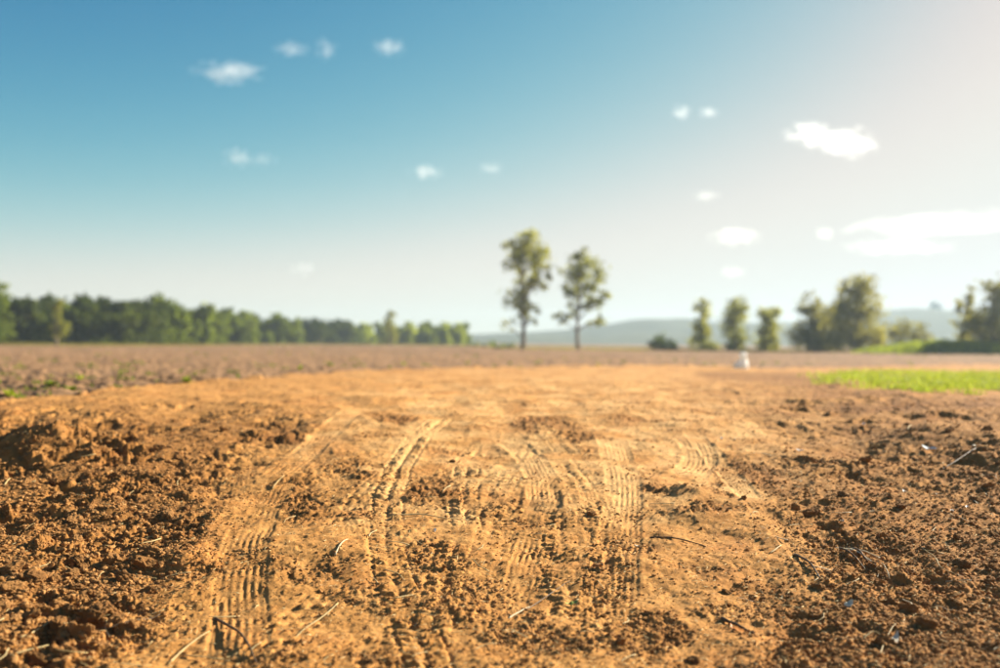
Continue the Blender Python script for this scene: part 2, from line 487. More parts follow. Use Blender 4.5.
def leaves_np(C, size, r):
    """one folded leaf (4 corners, 2 triangles) at every centre"""
    n = len(C)
    a = r.normal(size=(n, 3)); a /= np.linalg.norm(a, axis=1)[:, None]
    b = np.cross(a, r.normal(size=(n, 3))); b /= np.linalg.norm(b, axis=1)[:, None]
    c = np.cross(a, b)
    s = (size * (.6 + .8 * r.random(n)))[:, None]
    V = np.stack([C - a * s, C + b * s * .45 + c * s * .12, C + a * s, C - b * s * .45 + c * s * .12], 1).reshape(-1, 3)
    k = np.arange(n)[:, None] * 4
    Q = np.concatenate([k + np.array([0, 1, 2]), k + np.array([0, 2, 3])])
    return V, Q
def tube_np(P, R, sides=6):
    P = np.asarray(P, float); n = len(P)
    T = np.gradient(P, axis=0); T /= np.linalg.norm(T, axis=1)[:, None] + 1e-9
    ref = np.where(np.abs(T[:, 2:3]) > .9, np.array([[1., 0, 0]]), np.array([[0., 0, 1.]]))
    U = np.cross(T, ref); U /= np.linalg.norm(U, axis=1)[:, None]; W = np.cross(T, U)
    an = np.arange(sides) * 2 * np.pi / sides
    V = P[:, None] + np.asarray(R, float)[:, None, None] * (np.cos(an)[None, :, None] * U[:, None] + np.sin(an)[None, :, None] * W[:, None])
    V = V.reshape(-1, 3); Q = []
    for i in range(n - 1):
        for j in range(sides):
            Q.append((i * sides + j, i * sides + (j + 1) % sides, (i + 1) * sides + (j + 1) % sides, (i + 1) * sides + j))
    V = np.vstack([V, P[0], P[-1]]); c0, c1 = len(V) - 2, len(V) - 1
    for j in range(sides):
        Q.append((c0, (j + 1) % sides, j, j)); Q.append((c1, (n - 1) * sides + j, (n - 1) * sides + (j + 1) % sides, (n - 1) * sides + (j + 1) % sides))
    return V, np.array(Q)
def tris(Q):
    Q = np.asarray(Q)
    if Q.shape[1] == 3: return Q
    t = np.concatenate([Q[:, [0, 1, 2]], Q[:, [0, 2, 3]]])
    return t[(t[:, 0] != t[:, 1]) & (t[:, 1] != t[:, 2]) & (t[:, 0] != t[:, 2])]
def join(parts):
    Vs, Qs, o = [], [], 0
    for V, Q in parts:
        Vs.append(V); Qs.append(tris(Q) + o); o += len(V)
    return np.vstack(Vs), np.vstack(Qs)

def clump_points(c, rad, n, r):
    """points of a leafy mass: many small sprays around the shell and inside"""
    k = max(5, n // 17)
    d = r.normal(size=(k, 3)); d /= np.linalg.norm(d, axis=1)[:, None]
    hub = c + d * rad * (r.random(k) ** .45)[:, None]
    idx = r.integers(0, k, n)
    return hub[idx] + r.normal(size=(n, 3)) * np.mean(rad) * .2
def tree_meshes(name, clumps, height, trunk_r, leaf, leaf_mat, seed, lean=0.0, trunk_top=.85):
    """clumps: (x, y, z, rx, ry, rz, n) in metres from the foot"""
    r = np.random.default_rng(seed)
    tz = np.linspace(-.15, height * trunk_top, 9)
    tx = lean * tz + .05 * height * .3 * np.sin(tz / height * 5 + seed) * (tz > 0)
    ty = .03 * height * .3 * np.cos(tz / height * 4 + seed) * (tz > .2)
    TP = np.stack([tx, ty, tz], 1)
    parts = [tube_np(TP, trunk_r * np.linspace(1.15, .25, 9), 7)]
    for (x, y, z, rx, ry, rz, n) in clumps:
        for q in range(3):
            e = np.array([x, y, z]) + r.normal(size=3) * np.array([rx, ry, rz]) * .4
            k = int(np.clip(np.searchsorted(tz, e[2] - .8 * np.hypot(e[0], e[1]) - .3), 1, 7))
            s0 = TP[k]; mid = (s0 + e) / 2 + np.array([0, 0, .1 * abs(e[0])])
            parts.append(tube_np(np.stack([s0, mid, e]), [trunk_r * .4, trunk_r * .25, trunk_r * .08], 5))
    tv, tq = join(parts)
    C = np.vstack([clump_points(np.array(c[:3]), np.array(c[3:6]), c[6], r) for c in clumps])
    C[:, 2] = np.abs(C[:, 2]) + .02
    lv, lq = leaves_np(C, leaf, r)
    return mesh_np(name + '_trunk', tv, tq, True, M_BARK), mesh_np(name + '_crown', lv, lq, False, leaf_mat)
def place_tree(kind, meshes, loc, label, cat='tree', group=None, rz=0.0, scale=1.0):
    t = empty(kind, loc, rz, scale)
    obj('trunk', meshes[0], t); obj('crown', meshes[1], t)
    return tag(t, label, cat, group)
def spot(px, D):
    """world x of a pixel column at a known distance"""
    return (px - 500) / F * D
def fz(x, y): return float(macro(np.array([x]), np.array([y]))[0]) - .02

# the two slender trees in mid field, about 10 m tall
D0 = 84.0; k = D0 / F
def from_px(base, rows_):
    return [((a - base[0]) * k_, dy, (base[1] - b) * k_, rx * k_, rx * k_ * .9, ry * k_, n) for (a, b, rx, ry, n, dy, k_) in rows_]
def T(base, D, lst, n_scale=1.0):
    kk = D / F; r = np.random.default_rng(int(base[0]))
    return [((a - base[0]) * kk, r.normal() * rx * kk * .3, (base[1] - b) * kk, rx * kk, rx * kk * .9, ry * kk, int(n * n_scale * .9)) for (a, b, rx, ry, n) in lst]
c1 = T((522, 347), 84, [(527, 247, 21, 15, 620), (512, 243, 10, 12, 160), (540, 258, 13, 14, 260), (519, 262, 15, 12, 320), (538, 277, 14, 10, 260),
                        (528, 280, 12, 12, 200), (517, 297, 15, 12, 330), (526, 307, 12, 9, 220), (508, 322, 8, 6, 50), (530, 318, 8, 5, 50), (530, 236, 14, 7, 160), (545, 270, 8, 8, 90)])
c2 = T((580, 348), 84, [(585, 262, 16, 12, 380), (573, 270, 13, 12, 260), (596, 275, 13, 14, 260), (582, 285, 16, 12, 340), (568, 291, 9, 9, 130),
                        (600, 292, 10, 10, 150), (590, 303, 14, 8, 190), (597, 319, 10, 6, 130), (575, 310, 10, 8, 110), (561, 315, 9, 6, 80), (581, 252, 10, 6, 110)])
y1 = 84.0
place_tree('slender_tree', tree_meshes('t1', c1, 9.9, .19, .20, M_OLIVE, 1), (spot(522, y1), y1, fz(0, y1)),
           'taller of the two slender olive-green trees standing alone in mid field')
place_tree('slender_tree', tree_meshes('t2', c2, 8.4, .17, .20, M_OLIVE, 4), (spot(580, y1), y1 + 1.5, fz(0, y1)),
           'shorter rounder one of the two slender trees standing alone in mid field')

# trees to the right of them
RIGHT = [
    ('slender_tree', (703, 348), 88, [(702, 306, 8, 9, 170), (704, 320, 10, 10, 220), (702, 334, 9, 9, 200), (705, 343, 13, 6, 220)], 4.6, 'narrow olive tree with a low bush round its foot, nearest the round shrub', 'tree'),
    ('slender_tree', (736, 349), 86, [(737, 304, 10, 9, 240), (734, 318, 12, 10, 330), (737, 332, 11, 10, 300), (736, 343, 10, 6, 180)], 4.9, 'tallest of three narrow olive trees, the middle one, behind the white sack', 'tree'),
    ('slender_tree', (768, 349), 86, [(768, 314, 12, 8, 260), (766, 327, 12, 9, 280), (769, 339, 11, 9, 260), (768, 345, 10, 5, 140)], 3.9, 'shortest of three narrow olive trees, next to the dense tree clump', 'tree'),
    ('leafy_tree', (808, 350), 84, [(806, 306, 9, 12, 200), (815, 318, 14, 14, 420), (806, 335, 15, 13, 460), (820, 338, 14, 12, 400)], 4.2, 'bushy dusty-green tree at the left flank of the tallest clump tree', 'tree'),
    ('leafy_tree', (857, 350), 82, [(857, 285, 15, 13, 420), (862, 300, 20, 16, 620), (845, 308, 15, 16, 420), (858, 325, 24, 18, 800), (842, 336, 20, 13, 500), (868, 338, 18, 12, 420)], 6.6, 'tallest dusty-green tree in the dense clump with a rounded top', 'tree'),
    ('leafy_tree', (833, 350), 86, [(832, 315, 13, 12, 320), (828, 332, 16, 14, 420)], 3.7, 'low dusty tree between the bushy tree and the tallest clump tree', 'tree'),
    ('leafy_tree', (992, 350), 74, [(1000, 292, 16, 14, 520), (1012, 305, 18, 16, 520), (985, 318, 18, 14, 520), (1000, 335, 24, 14, 700), (972, 322, 10, 10, 160), (1025, 325, 20, 20, 500)], 5.4, 'tall hazy tree standing at the end of the grassy bank', 'tree'),
    ('leafy_tree', (968, 350), 80, [(967, 292, 7, 7, 70), (962, 304, 9, 7, 90), (974, 310, 9, 8, 120), (968, 328, 10, 8, 160)], 4.9, 'thin pale tree with sparse leaves behind the grassy bank', 'tree'),
]
for i, (nm, b, D, lst, h, lab, cat) in enumerate(RIGHT):
    place_tree(nm, tree_meshes('r%d' % i, T(b, D, [(a_, b_, rx_ * 1.18, ry_ * 1.15, n_ * 1.6) for a_, b_, rx_, ry_, n_ in lst]), h, .10 if h < 5 else .16, .19, M_DUSTY if i > 2 else M_OLIVE, 20 + i),
               (spot(b[0], D), D, fz(0, D)), lab, cat)
def bush_meshes(name, clumps, leaf, mat, seed):
    r = np.random.default_rng(seed)
    parts = []
    for c in clumps:
        for q in range(3):
            e = np.array(c[:3]) + r.normal(size=3) * .3 * np.array(c[3:6])
            parts.append(tube_np(np.stack([[0, 0, -.05], np.array([e[0] * .8, e[1] * .6, e[2] * .5]), e]), [.035, .025, .01], 5))
    sv, sq = join(parts)
    C = np.vstack([clump_points(np.array(c[:3]), np.array(c[3:6]), c[6], r) for c in clumps]); C = C[C[:, 2] > .03]
    lv, lq = leaves_np(C, leaf, r)
    return mesh_np(name + '_stem', sv, sq, True, M_BARK), mesh_np(name + '_foliage', lv, lq, False, mat)
def place_bush(kind, m, loc, label, group=None, rz=0, scale=1.0, cat='bush'):
    t = empty(kind, loc, rz, scale); obj('stem', m[0], t); obj('foliage', m[1], t)
    return tag(t, label, cat, group)
BUSH = [
    ('round_shrub', (661, 348), 88, [(655, 343, 9, 5, 200), (662, 340, 12, 6, 300), (670, 343, 9, 5, 200)], M_DARK, 'dark round shrub sitting alone on the field edge'),
    ('low_bush', (499, 347), 95, [(496, 344, 9, 4, 140), (508, 345, 7, 3, 90)], M_GREEN, 'low green bush at the foot of the taller slender tree'),
    ('low_bush', (478, 347), 120, [(476, 345, 5, 3, 80), (484, 345, 4, 2, 60)], M_GREEN, 'tiny green bush past the end of the tree row'),
    ('spreading_bush', (905, 350), 88, [(893, 333, 16, 12, 420), (910, 329, 18, 11, 480), (922, 336, 12, 11, 320), (885, 342, 16, 8, 300)], M_DUSTY, 'broad rounded dusty bush beside the tallest clump tree'),
]
for i, (nm, b, D, lst, mt, lab) in enumerate(BUSH):
    place_bush(nm, bush_meshes('b%d' % i, T(b, D, lst), .17, mt, 50 + i), (spot(b[0], D), D, fz(0, D)), lab)

# the long row of trees on the left side of the field
def row_tree(name, h, wdt, n, mat, seed, low=.0):
    r = np.random.default_rng(seed); cl = []
    for q in range(7):
        f = (q + .5) / 7
        rr = wdt * (.72 + .15 * math.sin(f * 3.0)) * (1.0 if f < .8 else .8)
        cl.append((r.normal() * wdt * .22, r.normal() * wdt * .2, h * (low + f * (.95 - low)), rr * .75, rr * .7, h * .13, n // 5))
    return tree_meshes(name, cl, h, .09, .25, mat, seed)
PROTO = [row_tree('rowa', 4.2, 2.1, 2000, M_DARK, 101), row_tree('rowb', 4.0, 2.2, 2000, M_DARK, 102), row_tree('rowc', 4.0, 1.8, 1400, M_GREEN, 103),
         row_tree('rowd', 4.3, 2.1, 1500, M_GREEN, 104), row_tree('rowe', 3.8, 1.9, 1300, M_BRIGHT, 105)]
xs_top = [-40, 20, 60, 100, 150, 200, 250, 300, 345, 372, 400, 465]
h_px = [42, 44, 43, 44, 42, 35, 29, 25, 22, 20, 20, 22]       # height of the row in the photograph
L_ROW = {0: 'dark dense tree in the long row along the left field edge', 1: 'mid green dense tree in the long row along the left field edge',
         2: 'bright yellow-green tree near the far end of the left row'}
px = -42.0; i = 0
rr = np.random.default_rng(8)
while px < 466:
    hp = np.interp(px, xs_top, h_px)
    D = 4.1 * F / hp * (1 + .03 * rr.normal())
    if px < 320: kd, pr = (0, int(rr.integers(0, 2))) if rr.random() < (.75 if px < 140 else .4) else (1, 2 + int(rr.integers(0, 2)))
    elif px < 350: kd, pr = 0, 1
    else: kd, pr = (2, 4) if rr.random() < .75 else (1, 2)
    sc = 1 + .07 * rr.normal()
    place_tree('row_tree', PROTO[pr], (spot(px, D), D, fz(0, D)), L_ROW[kd], 'tree', ['dark trees of the left row', 'green trees of the left row', 'bright trees ending the left row'][kd], rr.random() * 6.28, sc)
    px += 1.4 * F / D * (.9 + .25 * rr.random()); i += 1
print('row trees', i)
tall = [
    ((2, 342), 84, [(-4, 290, 12, 10, 420), (2, 302, 12, 12, 480), (0, 318, 14, 12, 460), (4, 330, 14, 10, 420)], 5.4, M_GREEN, 'tallest tree of the left row, rising above the dark trees'),
    ((390, 345), 150, [(391, 313, 6, 5, 220), (388, 322, 7, 5, 260), (392, 331, 9, 6, 360), (389, 339, 10, 5, 320)], 5.8, M_OLIVE, 'pointed olive tree poking up above the bright end of the left row'),
    ((57, 342), 80, [(58, 300, 4, 4, 80), (56, 310, 6, 7, 180), (60, 325, 9, 10, 300)], 3.7, M_OLIVE, 'thin lighter tree with a spiky top within the dark part of the left row'),
    ((320, 344), 158, [(318, 325, 9, 5, 300), (322, 334, 12, 6, 420), (312, 337, 10, 6, 300)], 3.4, M_DARK, 'dark rounded tree where the left row turns bright green'),
]
for q, (b, D, lst, h, mt, lab) in enumerate(tall):
    place_tree('row_tree', tree_meshes('x%d' % q, T(b, D, lst), h, .12, .2, mt, 70 + q), (spot(b[0], D), D, fz(0, D)), lab)

# ---- hills and the block on the skyline
def ridge(name, D, pts, thick, mat, label, seed):
    """pts: (pixel x, pixel y of the skyline); a rounded ridge with real depth"""
    px_ = np.linspace(pts[0][0], pts[-1][0], 160)
    top = np.interp(px_, [p[0] for p in pts], [p[1] for p in pts])
    X = (px_ - 500) / F * D
    hz = 342.5 + (px_ - 500) * ROLL
    H = np.clip((hz - top) / F * D, 0, None) + 2.2 * fbm(X / 60, X * 0 + seed, 4, .55, seed) * (D / 900)
    prof = np.linspace(-1, 1, 25)
    V = []
    for t in prof:
        sh = np.cos(t * np.pi / 2) ** 1.3
        n = fbm(X / 70, np.full_like(X, t * 3 + seed), 3, .5, seed + 9) * .12 * (1 - abs(t))
        V.append(np.stack([X, np.full_like(X, D + t * thick), H * (sh + n * sh) - (1 - sh) * 1.0], 1))
    V = np.vstack(V); n = len(px_)
    q = (np.arange(len(prof) - 1)[:, None] * n + np.arange(n - 1)[None]).ravel()
    return tag(obj(name, mesh_np(name, V, np.stack([q, q + 1, q + n + 1, q + n], 1), True, mat)), label, kind='structure')
def hill_material():
    s = NT('wooded_hill'); n = s.noise(.03, 5, .6)
    return s.done(s.ramp(n, [(.35, (.05, .06, .035)), (.65, (.09, .095, .05))]), 1.0, s.bump(s.noise(.1, 4), 3.0, .6))
M_HILL = hill_material()
ridge('hills', 620, [(-300, 338), (300, 337), (420, 336), (480, 334), (540, 329), (600, 324), (650, 320), (700, 320), (760, 323), (820, 320), (880, 312), (920, 308), (960, 311), (1020, 320), (1200, 326), (1500, 332)], 140, M_HILL,
      'low blue hazy hills along the horizon', 3)
ridge('hills', 490, [(-300, 341), (420, 340), (520, 337), (600, 335), (700, 332), (800, 333), (900, 336), (1000, 334), (1300, 337), (1500, 342)], 80, M_HILL,
      'nearer lower fold of the hazy hills', 5)
def plaster(name, c):
    s = NT(name); n = s.noise(3, 4)
    return s.done(s.mix(n, c, tuple(v * .75 for v in c)), .9)
def box_np(x0, x1, y0, y1, z0, z1):
    V = np.array([(x, y, z) for z in (z0, z1) for y in (y0, y1) for x in (x0, x1)], float)
    return V, np.array([(0, 2, 3, 1), (4, 5, 7, 6), (0, 1, 5, 4), (2, 6, 7, 3), (0, 4, 6, 2), (1, 3, 7, 5)])
Dt = 620.0; xt = spot(935, Dt); zt = (346.3 - 309) / F * Dt
tw = empty('hilltop_tower', (xt, Dt, zt - 1))
M_PALE = plaster('pale_wall', (.32, .32, .31))
for nm, b in (('base_block', (-2.8, 3.3, -2.4, 2.4, 0, 3)), ('shaft', (-2.4, 0.3, -2, 2, 3, 6)), ('shaft', (.8, 3, -2, 2, 3, 4.8))):
    V, Q = box_np(*b); obj(nm, mesh_np(nm, V, Q, False, M_PALE), tw)
tag(tw, 'faint blocky tower on the crest of the far hazy hill', 'tower')

# ---- grass: bright patch at the right rim of the clearing, grassy bank in front of the end tree
def grass_np(X, Y, Z, h, r, wid=.006):
    n = len(X); a = r.random(n) * 6.283; b = .25 + .5 * r.random(n)
    H = h * (.5 + .9 * r.random(n))
    dx, dy = np.cos(a), np.sin(a); px_, py_ = -dy * wid, dx * wid
    B = np.stack([X, Y, Z - .01], 1)
    M = B + np.stack([dx * b * H * .35, dy * b * H * .35, H * .6], 1)
    E = B + np.stack([dx * b * H * 1.0, dy * b * H * 1.0, H * .95], 1)
    s = np.stack([px_, py_, px_ * 0], 1)
    V = np.stack([B - s, B + s, M + s * .8, M - s * .8, E], 1).reshape(-1, 3)
    k0 = np.arange(n)[:, None] * 5
    return V, np.concatenate([k0 + np.array([0, 1, 2]), k0 + np.array([0, 2, 3]), k0 + np.array([3, 2, 4])])
r = np.random.default_rng(31)
u = 790 + r.random(90000) * 420; v = 368 + r.random(90000) * 36
gx, gy = at(u, v)
lo = np.interp(u, [790, 830, 870, 930, 1000, 1210], [377, 383, 388, 391, 393, 397]); hi = np.interp(u, [790, 840, 880, 950, 1210], [375, 372, 371, 372, 374])
tuft = fbm(gx * 1.3, gy * 1.3, 3, .6, 400)
keep = (v < lo + 9 * tuft - 2) & (v > hi + 2 * tuft) & (tuft > -.2 - .4 * r.random(len(u))) & (r.random(len(u)) < np.clip((lo + 9 * tuft + 1 - v) / 7, .12, 1)) & (r.random(len(u)) < np.clip((u - 785) / 90, .15, 1))
gx, gy = gx[keep][:26000], gy[keep][:26000]
gx = gx + r.normal(size=len(gx)) * .03; gy = gy + r.normal(size=len(gx)) * .12
V, Q = grass_np(gx, gy, ground_z(gx, gy), .085, r, .007)
tag(obj('grass', mesh_np('grass', V, Q, False, M_GRASS)), 'bright green grass patch along the rim of the dirt clearing', 'grass', kind='stuff')

# grassy bank (about 70 m off)
nx, ny = 60, 16
bxs = np.linspace(0, 1, nx); bys = np.linspace(-1, 1, ny)
BXg, BYg = np.meshgrid(bxs, bys)
bD = 74.0
X = spot(865 + BXg * 190, bD); Yb = bD + BYg * 2.6
Hh = (np.interp(865 + BXg * 190, [865, 900, 940, 985, 1055], [0, 7, 11, 10, 5]) / F * bD + .12) * np.cos(BYg * np.pi / 2) ** .8 + .12 * fbm(X, Yb, 3, .5, 500) * np.cos(BYg * np.pi / 2)
zb = fz(0, bD) - .05
q = (np.arange(ny - 1)[:, None] * nx + np.arange(nx - 1)[None]).ravel()
s_ = NT('bank_turf'); M_TURF = s_.done(s_.ramp(s_.noise(1.5, 4), [(.35, (.05, .075, .015)), (.65, (.11, .15, .03))]), 1.0, s_.bump(s_.noise(6, 4), .05))
tag(obj('grass_bank', mesh_np('grass_bank', np.stack([X.ravel(), Yb.ravel(), (zb + Hh).ravel()], 1), np.stack([q, q + 1, q + nx + 1, q + nx], 1), True, M_TURF)),
    'low grassy bank rising in front of the right-hand tree', kind='structure')
pi = r.integers(0, nx * ny, 9000)
X2 = X.ravel()[pi] + r.normal(size=9000) * .12; Y2 = Yb.ravel()[pi] + r.normal(size=9000) * .12; Z2 = (zb + Hh).ravel()[pi]
V, Q = grass_np(X2, Y2, Z2, .26, r, .03)
tag(obj('grass', mesh_np('bank_grass', V, Q, False, M_BRIGHT)), 'long grass covering the low bank before the right-hand tree', 'grass', kind='stuff')

# strip of rough grass along the foot of the tree lines
n = 16000; u = -60 + r.random(n) * 1120
Dg = np.interp(u, [-60, 100, 200, 300, 400, 470, 520, 700, 1060], [86, 86, 105, 145, 165, 150, 100, 92, 84]) * (.93 + .06 * r.random(n))
X2 = spot(u, Dg); V, Q = grass_np(X2, Dg, macro(X2, Dg) - .01, .22, r, .03)
tag(obj('field_edge_grass', mesh_np('edge_grass', V, Q, False, M_DUSTY)), 'strip of rough dry grass along the foot of the trees', 'grass', kind='stuff')
# sparse seedlings over the ploughed soil
u = -40 + r.random(420) * 1080; v = 349 + (r.random(420) ** 1.3) * 48
wx, wy = at(u, v); fm = is_field(wx, wy) & (wy < 70); wx, wy = wx[fm], wy[fm]
cx_ = np.repeat(wx, 14) + r.normal(size=len(wx) * 14) * .05; cy_ = np.repeat(wy, 14) + r.normal(size=len(wx) * 14) * .05
V, Q = grass_np(cx_, cy_, ground_z(cx_, cy_), .07, r, .009)
tag(obj('field_seedlings', mesh_np('seedlings', V, Q, False, M_GREEN)), 'scattered green seedlings over the ploughed soil', 'seedlings', kind='stuff')

# leafy weeds at the left rim of the clearing
def weed_mesh(seed, n=26):
    r = np.random.default_rng(seed); P = []
    for q in range(n):
        a = r.random() * 6.283; el = .15 + r.random() * 1.1; L = .07 + .09 * r.random()
        d = np.array([math.cos(a) * math.cos(el), math.sin(a) * math.cos(el), math.sin(el)]); s = np.array([-math.sin(a), math.cos(a), 0]) * L * .22
        b = d * .01; m = d * L * .55 + np.array([0, 0, .01]); e = d * L - np.array([0, 0, .3 * L * math.cos(el)])
        P.append((np.array([b - s * .3, b + s * .3, m + s, e, m - s]), np.array([(0, 1, 2, 4), (4, 2, 3, 3)])))
    V, Q = join(P); return mesh_np('weed', V, Q, False, M_GRASS if seed % 2 else M_BRIGHT)
WM = [weed_mesh(600 + q) for q in range(4)]
WEEDS = [(2, 394), (8, 397), (13, 396), (52, 387), (55, 384), (72, 390), (80, 382), (128, 387), (137, 386), (158, 380), (186, 383), (20, 365), (124, 356), (238, 377), (300, 372), (330, 368), (376, 366), (390, 367), (404, 365), (478, 365), (494, 366), (510, 364)]
for q, (a, b) in enumerate(WEEDS):
    x_, y_ = at(a, b); o = obj('weed', WM[q % 4], None, (float(x_), float(y_), float(ground_z(x_, y_)[0])), (0, 0, q * 1.3), (.55 + .35 * rr.random(),) * 3)
    tag(o, 'small leafy green weed growing where ploughed field meets the bare dirt', 'weed', 'weeds along the field edge')

# ------------------------------------------------------------------ clods, straw, twigs, scraps
def ico(sub):
    t = (1 + 5 ** .5) / 2
    V = [(-1, t, 0), (1, t, 0), (-1, -t, 0), (1, -t, 0), (0, -1, t), (0, 1, t), (0, -1, -t), (0, 1, -t), (t, 0, -1), (t, 0, 1), (-t, 0, -1), (-t, 0, 1)]
    Fc = [(0, 11, 5), (0, 5, 1), (0, 1, 7), (0, 7, 10), (0, 10, 11), (1, 5, 9), (5, 11, 4), (11, 10, 2), (10, 7, 6), (7, 1, 8), (3, 9, 4), (3, 4, 2), (3, 2, 6), (3, 6, 8), (3, 8, 9), (4, 9, 5), (2, 4, 11), (6, 2, 10), (8, 6, 7), (9, 8, 1)]
    V = [np.array(v) / np.linalg.norm(v) for v in V]
    for _ in range(sub):
        c = {}; N = []
        def mid(a, b):
            key = (min(a, b), max(a, b))
            if key not in c:
                m = V[a] + V[b]; V.append(m / np.linalg.norm(m)); c[key] = len(V) - 1
            return c[key]
        for a, b, d in Fc:
            ab, bd, da = mid(a, b), mid(b, d), mid(d, a)
            N += [(a, ab, da), (b, bd, ab), (d, da, bd), (ab, bd, da)]
        Fc = N
    return np.array(V), np.array(Fc)
def clod_material():
    s = NT('clod_soil'); n = s.noise(14, 5, .65); n2 = s.noise(90, 4, .7)
    oi = s.n.new('ShaderNodeObjectInfo'); g = s.n.new('ShaderNodeNewGeometry')
    f = s.math('ADD', s.math('MULTIPLY', n, .5), s.math('MULTIPLY', s.math('ADD', oi.outputs['Random'], g.outputs['Random Per Island']), .25))
    c = s.ramp(f, [(.25, (.15, .066, .019)), (.5, (.27, .125, .039)), (.8, (.42, .21, .07))])
    return s.done(c, 1.0, s.bump(n2, .008, .8))
M_CLOD = clod_material()

# crumbs: far too many to count
r = np.random.default_rng(77)
N = 150000
u = -60 + r.random(N) * 1120; v = 404 + r.random(N) * 300
cx_, cy_ = at(u, v)
L_, R_, P_ = zones(cx_, cy_)
dens = np.clip(.10 + .9 * L_ + .6 * R_ + .7 * P_, 0, 1)
k_ = r.random(N) < dens * np.where(v < 460, .5, 1.0)
cx_, cy_ = cx_[k_][:52000], cy_[k_][:52000]; n = len(cx_)
big = np.clip(np.maximum(L_[k_][:n], R_[k_][:n] * .7), .25, 1)
sz = (.0028 + .0105 * r.random(n) ** 4 + .002 * r.random(n)) * (.55 + .6 * big)
cz_ = ground_z(cx_, cy_)
IV, IF = ico(0)
base = IV[None] * (.62 + .6 * r.random((n, 12, 1)))
an = r.random(n) * 6.283; ca, sa = np.cos(an), np.sin(an)
sx = .8 + .7 * r.random(n); szz = .55 + .4 * r.random(n)
bx_ = base[:, :, 0] * sx[:, None]; by_ = base[:, :, 1]; bz_ = base[:, :, 2] * szz[:, None]
Vx = (bx_ * ca[:, None] - by_ * sa[:, None]) * sz[:, None] + cx_[:, None]
Vy = (bx_ * sa[:, None] + by_ * ca[:, None]) * sz[:, None] + cy_[:, None]
Vz = bz_ * sz[:, None] + (cz_ + sz * .25)[:, None]
V = np.stack([Vx, Vy, Vz], 2).reshape(-1, 3)
Q = (np.arange(n)[:, None, None] * 12 + IF[None]).reshape(-1, 3)
tag(obj('soil_crumbs', mesh_np('soil_crumbs', V, Q, False, M_CLOD)), 'countless small crumbs of dry soil strewn over the dirt', 'soil crumbs', kind='stuff')
print('crumbs', n)

# clods one can pick out
SV, SF = ico(3)
CM = []
for q in range(7):
    r2 = np.random.default_rng(700 + q)
    V = SV.copy(); d = np.ones(len(V))
    for _ in range(9):                      # planar breaks give a clod its facets
        nrm = r2.normal(size=3); nrm /= np.linalg.norm(nrm); off = .55 + .35 * r2.random()
        h = V @ nrm; V = V - np.clip(h - off, 0, None)[:, None] * nrm
    o_ = q * 5
    V = V * (1 + .16 * fbm(V[:, 0] * 1.6 + o_, V[:, 1] * 1.6 + V[:, 2] * .7, 4, .65, 720 + q) + .16 * fbm(V[:, 2] * 1.6 + o_, V[:, 0] * 1.6 - V[:, 1] * .7, 4, .65, 740 + q) + .12 * fbm(V[:, 1] * 5 + o_, V[:, 2] * 5 + V[:, 0] * 3, 2, .6, 760 + q))[:, None]
    V = V * np.array([1.25, .9, .68])
    CM.append(mesh_np('clod', V, SF, False, M_CLOD))
r = np.random.default_rng(99); cnt = [0, 0, 0]
tries = 0
C_LAB = ['rough clod of orange-brown earth in the heavily churned soil left of the ribbed tyre track',
         'broken clod of brown earth in the straw-littered soil under the right bank',
         'lone lump of dry earth lying on the packed ground between the tyre tracks']
C_GRP = ['clods in the churned soil', 'clods in the littered soil', 'lumps on the packed ground']
want = [150, 95, 35]
while sum(cnt) < sum(want) and tries < 6000:
    tries += 1
    a = -20 + r.random() * 1040; b = 425 + r.random() * 245
    x_, y_ = at(a, b); X1, Y1 = np.array([float(x_)]), np.array([float(y_)])
    l, g, p = zones(X1, Y1)
    z_ = 0 if l[0] > .6 else 1 if g[0] > .6 else 2
    if cnt[z_] >= want[z_]: continue
    if z_ == 2 and p[0] < .3 and r.random() < .7: continue
    s = (.016 + .034 * r.random() ** 2.6) * (1.0 if z_ == 0 else .85 if z_ == 1 else .6)
    o = obj('soil_clod', CM[int(r.integers(0, 7))], None, (X1[0], Y1[0], float(ground_z(X1, Y1)[0]) + s * .15), (r.normal() * .35, r.normal() * .35, r.random() * 6.28), (s, s, s * (.8 + .4 * r.random())))
    tag(o, C_LAB[z_], 'clod', C_GRP[z_]); cnt[z_] += 1

# straw
def straw_material(name, a, b):
    s = NT(name); oi = s.n.new('ShaderNodeObjectInfo'); g = s.n.new('ShaderNodeNewGeometry')
    f = s.math('MULTIPLY_ADD', oi.outputs['Random'], .6, s.math('MULTIPLY', g.outputs['Random Per Island'], .4))
    return s.done(s.ramp(f, [(.1, a), (.9, b)]), .55)
M_STRAW = straw_material('dry_straw', (.30, .20, .075), (.56, .42, .20))
M_TWIG = straw_material('dark_twig', (.07, .042, .022), (.16, .10, .05))
M_PALE_STALK = straw_material('bleached_stalk', (.40, .30, .17), (.62, .52, .34))
def straw_np(L, rad, bend, seed, seg=6, sides=5):
    r = np.random.default_rng(seed); t = np.linspace(-.5, .5, seg)
    P = np.stack([t * L, bend * L * (t * t * 4 - .5) * .5 + .02 * L * r.normal(size=seg), .05 * L * np.abs(r.normal()) * (1 - 4 * t * t) + rad], 1)
    return tube_np(P, rad * np.linspace(1, .55, seg), sides)
SM = []
for q in range(6):
    V, Q = straw_np(1.0, .022 + .012 * (q % 3), [.05, .25, -.15, .4, -.3, .1][q], 800 + q)
    SM.append([mesh_np('straw', V, tris(Q), True, m) for m in (M_STRAW, M_PALE_STALK)])
r = np.random.default_rng(123); cnt = 0

